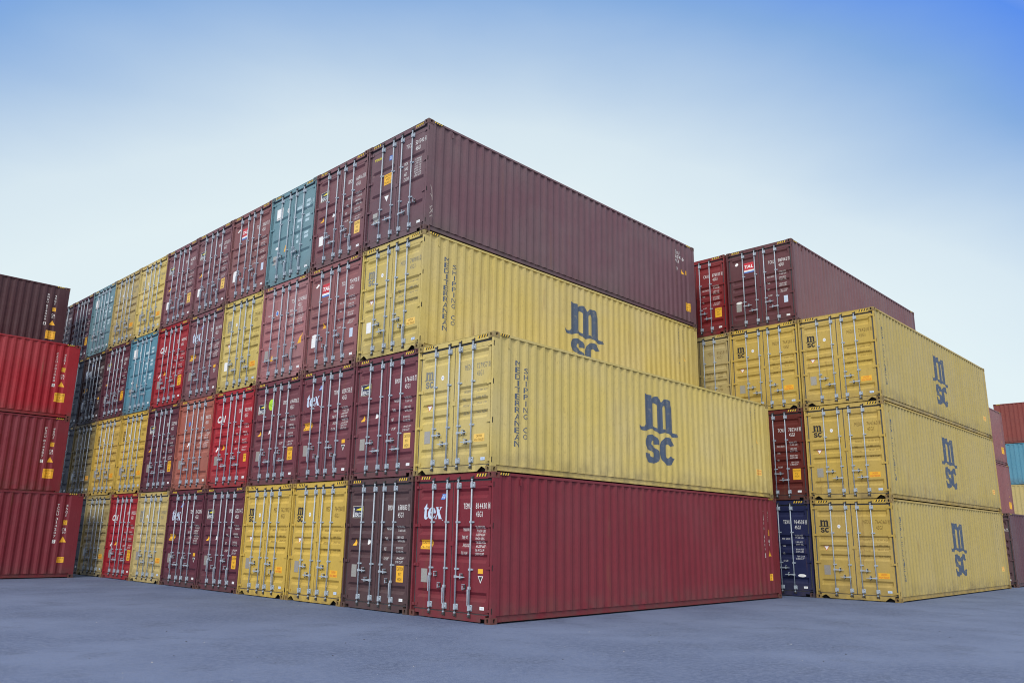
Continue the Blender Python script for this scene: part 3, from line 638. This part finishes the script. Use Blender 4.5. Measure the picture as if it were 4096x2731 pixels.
HANDLES = {   # (rod, z, direction, hanging)
 'cross': [((0, 0.840, 1, 0), (1, 0.640, -1, 0)), ((2, 0.840, 1, 0), (3, 0.640, -1, 0))],
 'one':   [((0, 0.860, 1, 1), (1, 0.640, -1, 0)), ((2, 0.860, 1, 1), (3, 0.640, -1, 0))],
 'hang':  [((0, 0.860, 1, 1), (1, 0.640, -1, 1)), ((2, 0.840, 1, 0), (3, 0.640, -1, 1))],
 'mixed': [((0, 0.840, 1, 0), (1, 0.640, -1, 0)), ((2, 0.840, 1, 0), (3, 0.640, -1, 1))],
 'left':  [((0, 0.640, -1, 0), (1, 0.650, -1, 0)), ((2, 0.650, 1, 0), (3, 0.840, 1, 1))]}
CN = [0]
def container(loc, col, label, group, rotz=0.0, style='A', sill='pocket', doors=True, logo=None, ink=WHITE, handles='cross', fade=0.5, rust=0.5, side=None, tint=1.0, rough=0.5, gask=RUBBER, sidecol=None, **kw):
    CN[0] += 1; sd_ = CN[0]
    base = COLOURS[col]; j = random.Random(sd_)
    if sd_ > 4 and group.startswith('shipping containers stacked in the long') and handles in ('one', 'mixed', 'hang'): handles = j.choice(['one', 'mixed', 'hang', 'cross'])
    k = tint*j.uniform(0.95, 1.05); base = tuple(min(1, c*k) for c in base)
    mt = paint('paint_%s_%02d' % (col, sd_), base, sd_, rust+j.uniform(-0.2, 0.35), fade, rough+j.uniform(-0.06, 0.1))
    ms = paint('paint_side_%02d' % sd_, COLOURS[sidecol], sd_, rust, fade, rough) if sidecol else mt
    wn = cached(('worn', col), lambda: paint('worn_'+col, tuple(c*0.55+d for c, d in zip(COLOURS[col], (0.045, 0.030, 0.022))), 50, 0.8, fade, 0.65, True))
    e = bpy.data.objects.new('shipping_container', None); COL.objects.link(e); e.empty_display_size = 0.5
    e.location = loc; e.rotation_euler = (0, 0, rotz); e['label'] = label; e['category'] = 'container'; e['group'] = group
    put('frame', cached(('frame', sill), lambda: m_frame(sill)), [mt, HOLE], e)
    for a in (0, 1):
        for b in (0, 1):
            for c in (0, 1): put('corner_casting', cached(('cast', a, b, c), lambda: m_casting(a, b, c)), [wn, HOLE], e)
    sp = put('side_panel', cached('side0', lambda: m_side(False)), [ms], e); put('side_panel', cached('side1', lambda: m_side(True)), [mt], e)
    put('front_wall', cached('front', m_front), [mt], e); put('roof', cached('roof', m_roof), [mt], e)
    dl = put('door', cached(('leaf', style, 0), lambda: m_leaf(style, 0)), [mt], e); dr = put('door', cached(('leaf', style, 1), lambda: m_leaf(style, 1)), [mt], e)
    for kk, dd in ((0, dl), (1, dr)):
        put('gasket', cached(('gasket', kk), lambda: m_gasket(kk)), [gask], dd)
        if not doors: continue
        for hz in HZ: put('hinge', cached(('hinge', kk, hz), lambda: m_hinge(kk, hz)), [mt], dd)
        for rr in ((0, 1), (2, 3))[kk]: put('locking_rod', cached(('rod', rr), lambda: m_rod(rr)), [GALV, DARKM], dd)
        for hh in HANDLES[handles][kk]:
            put('door_handle', cached(('handle',)+hh, lambda: m_handle(*hh)), [GALV, DARKM], dd)
            put('handle_catch', cached(('catch',)+hh[:3], lambda: m_catch(*hh[:3])), [GALV, DARKM], dd)
    if doors:
        stripes(e, 0, side is not None)
        cc = dict(kw); cc['logo'] = logo; cc['ink'] = ink
        door_items(dl, dr, cc, style)
    else: stripes(e, 0, True)
    if kw.get('lug'): put('side_lug', cached(('lug', kw['lug']), lambda: m_lug(kw['lug'])), [mt], sp)
    if side: side(sp)
    return e

P = 2.467
def slot(c, t, dy=0.0, dx=0.0):
    j = random.Random(c*17+t*5); return (j.uniform(-0.012, 0.012)+dx, c*P + j.uniform(-0.010, 0.010) + dy, t*CH + 0.0)
MSC = dict(logo='msc', ink=BROWN, sill='peak', table='msc', lug='L', gask=PALER, bsmall=1)
G1 = 'shipping containers stacked in the long row of door ends'
def row(c, t, col, label, dy=0.0, **kw): return container(slot(c, t, dy), col, label, G1, **kw)
tex = dict(logo='tex', table='tex', handles='hang'); bea = dict(logo='beacon', table='beacon', handles='mixed')
# bottom tier
row(0, 0, 'tex', 'deep red container with white number 814430, nearest corner on the ground', -0.030, num=('TEMU', '814430', '8'), lug='V', **tex,
    side=lambda s: side_std(s, 'TEMU', '814430', '8', (11.37, 11.64), 'small'), rust=0.9, fade=0.3)
row(1, 0, 'dark', 'dark brown container on the ground between deep red and bright yellow ones', num=('BMOU', '658683', '7'), **bea, rust=0.6, rough=0.42)
row(2, 0, 'yelsat', 'bright yellow ground container directly left of the dark brown one', num=('MEDU', '764260', '1'), **{**MSC, 'logoink': BLACK}, fade=0.15)
row(3, 0, 'yelsat', 'bright yellow ground container with number 762398, right of a maroon one', num=('MEDU', '762398', '2'), **{**MSC, 'logoink': BLACK}, handles='mixed', fade=0.15)
row(4, 0, 'maroon2', 'maroon ground container numbered 675314 with tall yellow caution sticker', num=('BMOU', '675314', '2'), **{**bea, 'handles': 'one'})
row(5, 0, 'maroon2', 'maroon ground container numbered 814208 with orange sticker and white logo', num=('TEMU', '814208', '0'), **tex)
row(6, 0, 'yelold', 'pale yellow ground container between bright red and maroon containers', num=('MEDU', '744500', '5'), **{**MSC, 'ink': FADEBL}, handles='cross', tint=1.1)
row(7, 0, 'red', 'bright red container on the ground, left of a pale yellow one', logo='cai', table='beacon', num=('CAIU', '990251', '3'), bigc=1, handles='cross')
row(8, 0, 'yelold', 'shaded olive yellow ground container beside the bright red ground container', num=('MEDU', '703118', '4'), **MSC, tint=0.85)  # tint puts the shade of the left corner into the yellow
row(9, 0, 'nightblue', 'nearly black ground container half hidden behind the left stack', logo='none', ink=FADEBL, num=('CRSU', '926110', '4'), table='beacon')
# second tier
row(0, 1, 'yel', 'faded yellow container numbered 727957 with its long lettered side showing, second tier front', 0.045, num=('MEDU', '727957', '0'), **{**MSC, 'ink': FADEBL, 'logoink': FADEBL, 'ink2': FADEBL, 'handles': 'one', 'caut': CAUT2},
    side=lambda s: side_msc(s, 0.0, NAVY, 0), rust=0.4, fade=0.7, tint=0.98)
row(1, 1, 'maroon', 'maroon container numbered 676603 directly left of the faded yellow corner container', num=('BMOU', '676603', '7'), **{**bea, 'handles': 'one', 'caut': CAUT2})
row(2, 1, 'maroon', 'maroon container numbered 829753 with small square orange sticker', num=('TEMU', '829753', '9'), **tex)
row(3, 1, 'maroon', 'maroon container with a round lime green sticker on its left door', num=('BMOU', '696306', '2'), lime=1, **{**bea, 'handles': 'one'}, tint=0.95)
row(4, 1, 'red', 'bright red container numbered 951390 between orange and maroon containers', logo='cai', table='beacon', num=('CAIU', '951390', '1'))
row(5, 1, 'orange', 'faded orange container numbered 800715 with a small round blue sticker', logo='slim', table='tex', num=('SLSU', '800715', ''), fade=0.8)
row(6, 1, 'maroon2', 'maroon container numbered 550290 between faded orange and bright yellow ones', num=('BMOU', '550290', '1'), **{**bea, 'handles': 'one'})
row(7, 1, 'yelsat', 'bright yellow container in second tier just left of a maroon one', num=('MEDU', '759820', '6'), **MSC, fade=0.2)
row(8, 1, 'yelsat', 'bright yellow container in second tier, above shaded olive ground container', num=('MEDU', '721063', '2'), **MSC, fade=0.3, tint=0.95)
row(9, 1, 'yelold', 'dim olive container in second tier near the dark gap, leftmost yellow there', num=('MEDU', '718834', '7'), **MSC, tint=0.5)  # yellow darkened by tint: shadow beside the left stack painted in
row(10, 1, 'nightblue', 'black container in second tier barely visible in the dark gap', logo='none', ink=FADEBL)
# third tier
row(1, 2, 'yel', 'faded yellow container numbered 748981 below the big plum coloured one', num=('MEDU', '748981', '2'), **{**MSC, 'ink': FADEBL, 'logoink': FADEBL, 'ink2': FADEBL, 'handles': 'one', 'caut': CAUT2, 'wplate': 1},
    side=lambda s: side_msc(s, 0.0, NAVY, 0), fade=0.7, tint=0.98, rust=0.4)
row(2, 2, 'tal', 'dusty mauve container with red square sign and number 774908, third tier', logo='tal', tri=1, table='tal', num=('TCLU', '774908', '8'), handles='one', fade=0.8, wplate=1, tint=0.95)
row(3, 2, 'pink', 'faded pink container numbered 624286 with two yellow triangles', logo='triton', table='touax', num=('TCNU', '624286', '5'), handles='left', fade=0.8)
row(4, 2, 'yel', 'yellow container in third tier between faded pink and maroon containers', num=('MEDU', '770148', '3'), **{**MSC, 'logoink': FADEBL}, fade=0.4, handles='cross', wplate=1)
row(5, 2, 'mauve', 'maroon container numbered 821190 in third tier beside a red one', num=('TEMU', '821190', '4'), **tex)
row(6, 2, 'red', 'red container numbered 948894 in third tier beside blue teal container', logo='cai', table='beacon', num=('CAIU', '948894', '2'), bigc=1, tint=0.95)
row(7, 2, 'tealb', 'light blue teal container in third tier with pale blank patches', logo='white_square', style='B', table='patch', ink=WHITE, gask=PALER)
row(8, 2, 'maroon2', 'maroon container with tall orange sticker left of light blue teal container', num=('BMOU', '507831', '2'), **bea)
row(9, 2, 'dark', 'dark maroon container in third tier, second left of light blue teal container', num=('TEMU', '830517', '6'), **tex, tint=0.6)  # lowered tint paints the dark corner's shade into this maroon
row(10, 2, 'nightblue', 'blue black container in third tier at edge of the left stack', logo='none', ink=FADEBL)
# fourth tier
def tg_side(s):
    side_item('serial_number', s, lambda d: (d.text('TGCU', 10.985, 11.245, 2.400, 2.515, 0), d.text('501740', 10.985, 11.33, 2.245, 2.360, 0), d.text('6', 11.45, 11.515, 2.245, 2.360, 0), d.text('45G1', 10.985, 11.215, 2.10, 2.21, 0),
              d.text('TP', 11.05, 11.17, 1.82, 1.94, 0)), [WHITE])
    side_item('warning_sticker', s, lambda d: (d.poly([(11.375, 1.775), (11.53, 1.760), (11.39, 1.93)], 0), d.quad(11.615, 11.715, 1.79, 1.935, 0), d.quad(11.555, 11.865, 0.50, 0.785, 0),
              d.text('CAUTION', 11.575, 11.85, 0.70, 0.76, 1, 0.004), d.text('HIGH', 11.62, 11.80, 0.61, 0.67, 1, 0.004), d.text('TRAILER', 11.575, 11.85, 0.52, 0.58, 1, 0.004)), [CAUT, BROWN])
    def scr(d):
        def line(pts, w_=0.006):
            for (a, b), (c, e_) in zip(pts, pts[1:]):
                dx, dz = c-a, e_-b; n_ = math.hypot(dx, dz); px, pz = -dz/n_*w_, dx/n_*w_
                d.poly([(a-px, b-pz), (c-px, e_-pz), (c+px, e_+pz), (a+px, b+pz)], 0, 0.0022+random.random()*0.002)
        line([(0.06, 0.72), (0.10, 1.02), (0.15, 1.18), (0.20, 1.05), (0.22, 0.80)]); line([(0.08, 0.90), (0.16, 0.95), (0.22, 0.86)])
        line([(0.04, 0.55), (0.10, 0.66), (0.17, 0.62), (0.06, 0.36), (0.12, 0.33), (0.24, 0.42), (0.26, 0.38)]); line([(0.23, 0.66), (0.16, 0.58), (0.24, 0.48), (0.26, 0.60), (0.13, 0.40)])
    side_item('chalk_scrawl', s, scr, [CHALK])
row(1, 3, 'plum', 'plum purple container on top with long ribbed side, highest corner of the block', num=('TGCU', '501740', '6'), logo='touax', table='touax', style='B', handles='left', side=tg_side, fade=1.0, lug='V')
row(2, 3, 'mauve', 'mauve brown top container numbered 669162 between teal and plum containers', num=('BMOU', '669162', '1'), **{**bea, 'handles': 'mixed', 'caut': CAUT2, 'wplate': 1}, tint=0.95, fade=0.9)
row(3, 3, 'teal', 'dusty teal top container numbered 777800 with a white square sign', logo='white_square', style='B', table='patch', ink=TAPE, num=('DFSU', '777800', '1'), handles='one', fade=0.6)
row(4, 3, 'tal', 'mauve brown top container with red square sign, left of dusty teal one', logo='tal', table='tal', num=('TCLU', '788337', '3'), handles='one', fade=0.8, wplate=1, tint=0.85)
row(5, 3, 'mauve', 'maroon top container numbered 677537 with blank amber sticker', num=('BMOU', '677537', '5'), **{**bea, 'caut': CAUT2, 'wplate': 1}, tint=1.05, fade=0.8)
row(6, 3, 'mauve', 'maroon top container numbered 662825 next to the pale yellow top one', num=('BMOU', '662825', '0'), **{**bea, 'caut': CAUT2, 'wplate': 1}, fade=0.8)
row(7, 3, 'yel', 'pale yellow top container between maroon and olive yellow top containers', num=('MEDU', '790326', '4'), **{**MSC, 'ink': FADEBL, 'logoink': FADEBL2}, fade=0.9, tint=1.05)
row(8, 3, 'yelold', 'olive yellow top container right of the blue teal top container', num=('MEDU', '735584', '1'), **{**MSC, 'ink': FADEBL, 'logoink': FADEBL2}, tint=0.95)
row(9, 3, 'teal', 'blue teal top container between olive yellow and dark maroon ones', logo='white_square', style='B', table='patch', ink=TAPE)
row(10, 3, 'maroon2', 'dark maroon top container with orange sticker left of blue teal top one', logo='plain_caution', table='beacon', num=('CAIU', '862207', '5'), tint=0.8, wplate=1)
row(11, 3, 'dark', 'dark brown top container at far left end above the left stack', logo='none', table='beacon', ink=WHITE, num=('TRLU', '710944', '8'), wplate=1)

# the block to the right: door ends one container length further back
G2 = 'shipping containers stacked in the right hand block'
X2, Y2 = 13.349, -3.009
def rb(i, t, col, label, dx=0.0, dy=0.0, **kw):
    return container((X2+dx, Y2+i*P+dy, t*CH), col, label, G2, **kw)
M2 = {**MSC, 'logoink': BLACK, 'num': ('MEDU', '764260', '1')}
for t, lb in ((0, 'bright yellow container on the ground with lettered side, right of navy blue one'), (1, 'bright yellow container in the middle of three right hand yellow ones with lettered sides'),
              (2, 'bright yellow container topping the three right hand yellow ones with lettered sides')):
    rb(0, t, 'yelright', lb, **M2, side=lambda s: side_msc(s, -0.17, NAVY, 0), fade=0.5, sidecol='yelr', tint=0.97+0.02*t)
rb(1, 0, 'blue', 'navy blue container on the ground in the narrow gap', logo='oval', table='tal', num=('TEXU', '954558', '8'), fade=0.2, dy=0.01)
rb(1, 1, 'rust', 'rust red container numbered 785343 above the navy blue one', logo='plain_caution', table='tal', num=('TCNU', '785343', '8'), fade=0.2)
rb(1, 2, 'yelright', 'yellow container under the brown container with red square sign, right block', **M2, fade=0.2)
rb(1, 3, 'rtal', 'brown maroon container with red square sign numbered 987062, top of right block', dx=0.105, dy=0.026, logo='tal', table='tal', num=('TCLU', '987062', '7'), fade=0.6, lug='V', side=lambda s: None, sidecol='ash')
rb(2, 2, 'yelold', 'olive yellow container numbered 835581 half hidden behind the big yellow side', dx=0.05, logo='none', table='mgw', ink=BROWN, num=('MEDU', '835581', '7'), rust=1.0)
rb(2, 3, 'redder', 'red container numbered 875037 on top with yellow caution sticker, right block', dx=0.08, dy=0.06, logo='plain_caution', table='tal', num=('CAIU', '875037', '0'))
rb(2, 0, 'maroon', 'maroon container at ground level behind the navy blue container', doors=False); rb(2, 1, 'maroon2', 'maroon container in second tier behind the rust red one', doors=False)

# the stack at the left edge, long sides towards the camera, each higher step one bay further back
G3 = 'shipping containers stacked at the left edge'
XL = -0.90-CL
def left(y, t, col, label, num, dx=0.0, kind='std', **kw):
    container((XL+dx, y, t*CH), col, label, G3, doors=False, side=lambda s: side_std(s, *num, (11.42, 11.70), kind), lug='V', **kw)
left(19.95, 0, 'tex', 'dark red container on the ground at the left edge numbered 314207', ('TCNU', '314207', '2'), 0.06, 'small')
left(22.35, 1, 'tex', 'crimson container second from ground at left edge numbered 814397', ('FSCU', '814397', '0'), -0.02, tint=1.15)
left(22.35, 2, 'red', 'bright red container third from ground at left edge numbered 701568', ('CAIU', '701568', '4'), -0.02)
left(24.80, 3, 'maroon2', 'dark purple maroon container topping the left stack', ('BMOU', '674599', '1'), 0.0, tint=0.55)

# containers seen behind the right block
G4 = 'shipping containers behind the right block'
container((26.55, -3.02, 0.0), 'plum', 'dusty purple container on the ground at the right edge behind the yellow stack', G4, doors=True, logo='none', num=('TGHU', '917706', '7'), tint=0.8, fade=1.0)
container((26.75, -0.54, CH), 'pink', 'pinkish container in second tier behind the right yellow stack', G4, doors=False, side=lambda s: side_std(s, 'TRLU', '730941', '2', (11.37, 11.64), 'std'), tint=0.8)
container((26.60, -0.54, 2*CH), 'tal', 'pale mauve container in third tier behind the right yellow stack', G4, doors=False, side=lambda s: side_std(s, 'TTNU', '850612', '3', (11.37, 11.64), 'std'), fade=1.0)
container((26.65, -0.54, 0), 'maroon', 'maroon container under the pinkish one behind the purple ground container', G4, doors=False)
for t, cl, lb in ((1, 'yelold', 'dull yellow ribbed container in the far stack at right edge'), (2, 'tealb', 'blue teal ribbed container in the far stack at right edge'), (3, 'brown', 'red brown ribbed container topping the far stack at right edge')):
    container((54.8, 3.4, t*CH), cl, lb, G4, rotz=R(-90), doors=False, fade=0.3)
container((54.8, 3.4, 0), 'maroon', 'maroon container at the base of the far stack at right edge', G4, rotz=R(-90), doors=False)

# ------------------------------------------------------------------ ground
def ground():
    m, n, l, b = newmat('asphalt')
    t = n.new('ShaderNodeTexCoord')
    def noise(scale, detail=6, st=None, rg=0.55):
        z = n.new('ShaderNodeTexNoise'); z.inputs['Scale'].default_value = scale; z.inputs['Detail'].default_value = detail; z.inputs['Roughness'].default_value = rg
        mp = n.new('ShaderNodeMapping'); mp.inputs['Scale'].default_value = st or (1, 1, 1); l.new(t.outputs['Object'], mp.inputs[0]); l.new(mp.outputs[0], z.inputs['Vector'])
        return z.outputs[0]
    def ramp(v, a, c):
        r = n.new('ShaderNodeMapRange'); r.inputs[1].default_value = a; r.inputs[2].default_value = c; l.new(v, r.inputs[0]); return r.outputs[0]
    def mix(f, a, c):
        x = n.new('ShaderNodeMix'); x.data_type = 'RGBA'; l.new(f, x.inputs[0])
        for i, v in ((6, a), (7, c)):
            if isinstance(v, tuple): x.inputs[i].default_value = v+(1,)
            else: l.new(v, x.inputs[i])
        return x.outputs[2]
    c0 = mix(ramp(noise(0.33, 7, None, 0.62), 0.40, 0.62), (0.058, 0.088, 0.182), (0.128, 0.174, 0.305))
    c1 = mix(ramp(noise(0.9, 7, (1, 1, 1), 0.62), 0.52, 0.72), c0, (0.045, 0.066, 0.130))
    c2a = mix(ramp(noise(11, 7, None, 0.8), 0.44, 0.62), c1, (0.140, 0.182, 0.290))
    c2 = mix(ramp(noise(48, 4, None, 0.75), 0.46, 0.66), c2a, (0.155, 0.190, 0.290))
    dk = mix(ramp(noise(80, 3), 0.56, 0.68), c2, (0.040, 0.052, 0.095))
    vo = n.new('ShaderNodeTexVoronoi'); vo.inputs['Scale'].default_value = 9.0; l.new(t.outputs['Object'], vo.inputs['Vector'])
    sp = ramp(vo.outputs['Distance'], 0.055, 0.035)
    gate = n.new('ShaderNodeMath'); gate.operation = 'MULTIPLY'; l.new(sp, gate.inputs[0]); l.new(ramp(noise(2.0, 2), 0.66, 0.70), gate.inputs[1])
    c4 = mix(gate.outputs[0], dk, (0.42, 0.43, 0.45))
    l.new(c4, b.inputs['Base Color']); b.inputs['Roughness'].default_value = 0.85; b.inputs['Specular IOR Level'].default_value = 0.3
    bp = n.new('ShaderNodeBump'); bp.inputs['Strength'].default_value = 0.5; bp.inputs['Distance'].default_value = 0.01; l.new(noise(70, 5, None, 0.7), bp.inputs['Height']); l.new(bp.outputs[0], b.inputs['Normal'])
    mb = MB(); mb.face([(-1800, -1800, -0.002), (1800, -1800, -0.002), (1800, 1800, -0.002), (-1800, 1800, -0.002)])
    o = put('ground', mb.mesh('ground'), [m]); o['kind'] = 'structure'
ground()
def grit():
    mb = MB(); rg = random.Random(3)
    for k in range(260):
        a = rg.uniform(-14, 16); b = rg.uniform(-12, 24)
        if a > -0.1 and b > -0.1: continue
        if rg.random() < 0.55:
            d = rg.uniform(2, 16); an = rg.uniform(R(15), R(75)); a = -11.35+d*math.cos(an); b = -11.44+d*math.sin(an)
            if a > -0.1 and b > -0.1: continue
        s = rg.uniform(0.003, 0.010); mi = 0 if rg.random() < 0.35 else 1
        an = rg.uniform(0, 6.28); ca, sa = math.cos(an), math.sin(an)
        pts = [(s*1.6, 0), (0.3*s, s), (-s*1.2, 0.4*s), (-0.6*s, -0.9*s), (0.7*s, -0.8*s)]
        lo = [(a+ca*x-sa*y, b+sa*x+ca*y, -0.001) for x, y in pts]; hi = [(a+0.6*(ca*x-sa*y), b+0.6*(sa*x+ca*y), s*0.8) for x, y in pts]
        mb.face(hi, mi)
        for i in range(5): j = (i+1) % 5; mb.face([lo[i], lo[j], hi[j], hi[i]], mi)
    o = put('gravel', mb.mesh('gravel', 2), [flat('pale_grit', (0.40, 0.40, 0.40), 0.9), flat('dark_grit', (0.05, 0.05, 0.06), 0.9)])
    o['kind'] = 'stuff'; o['label'] = 'scattered bits of pale and dark grit lying on the asphalt'; o['category'] = 'gravel'
grit()
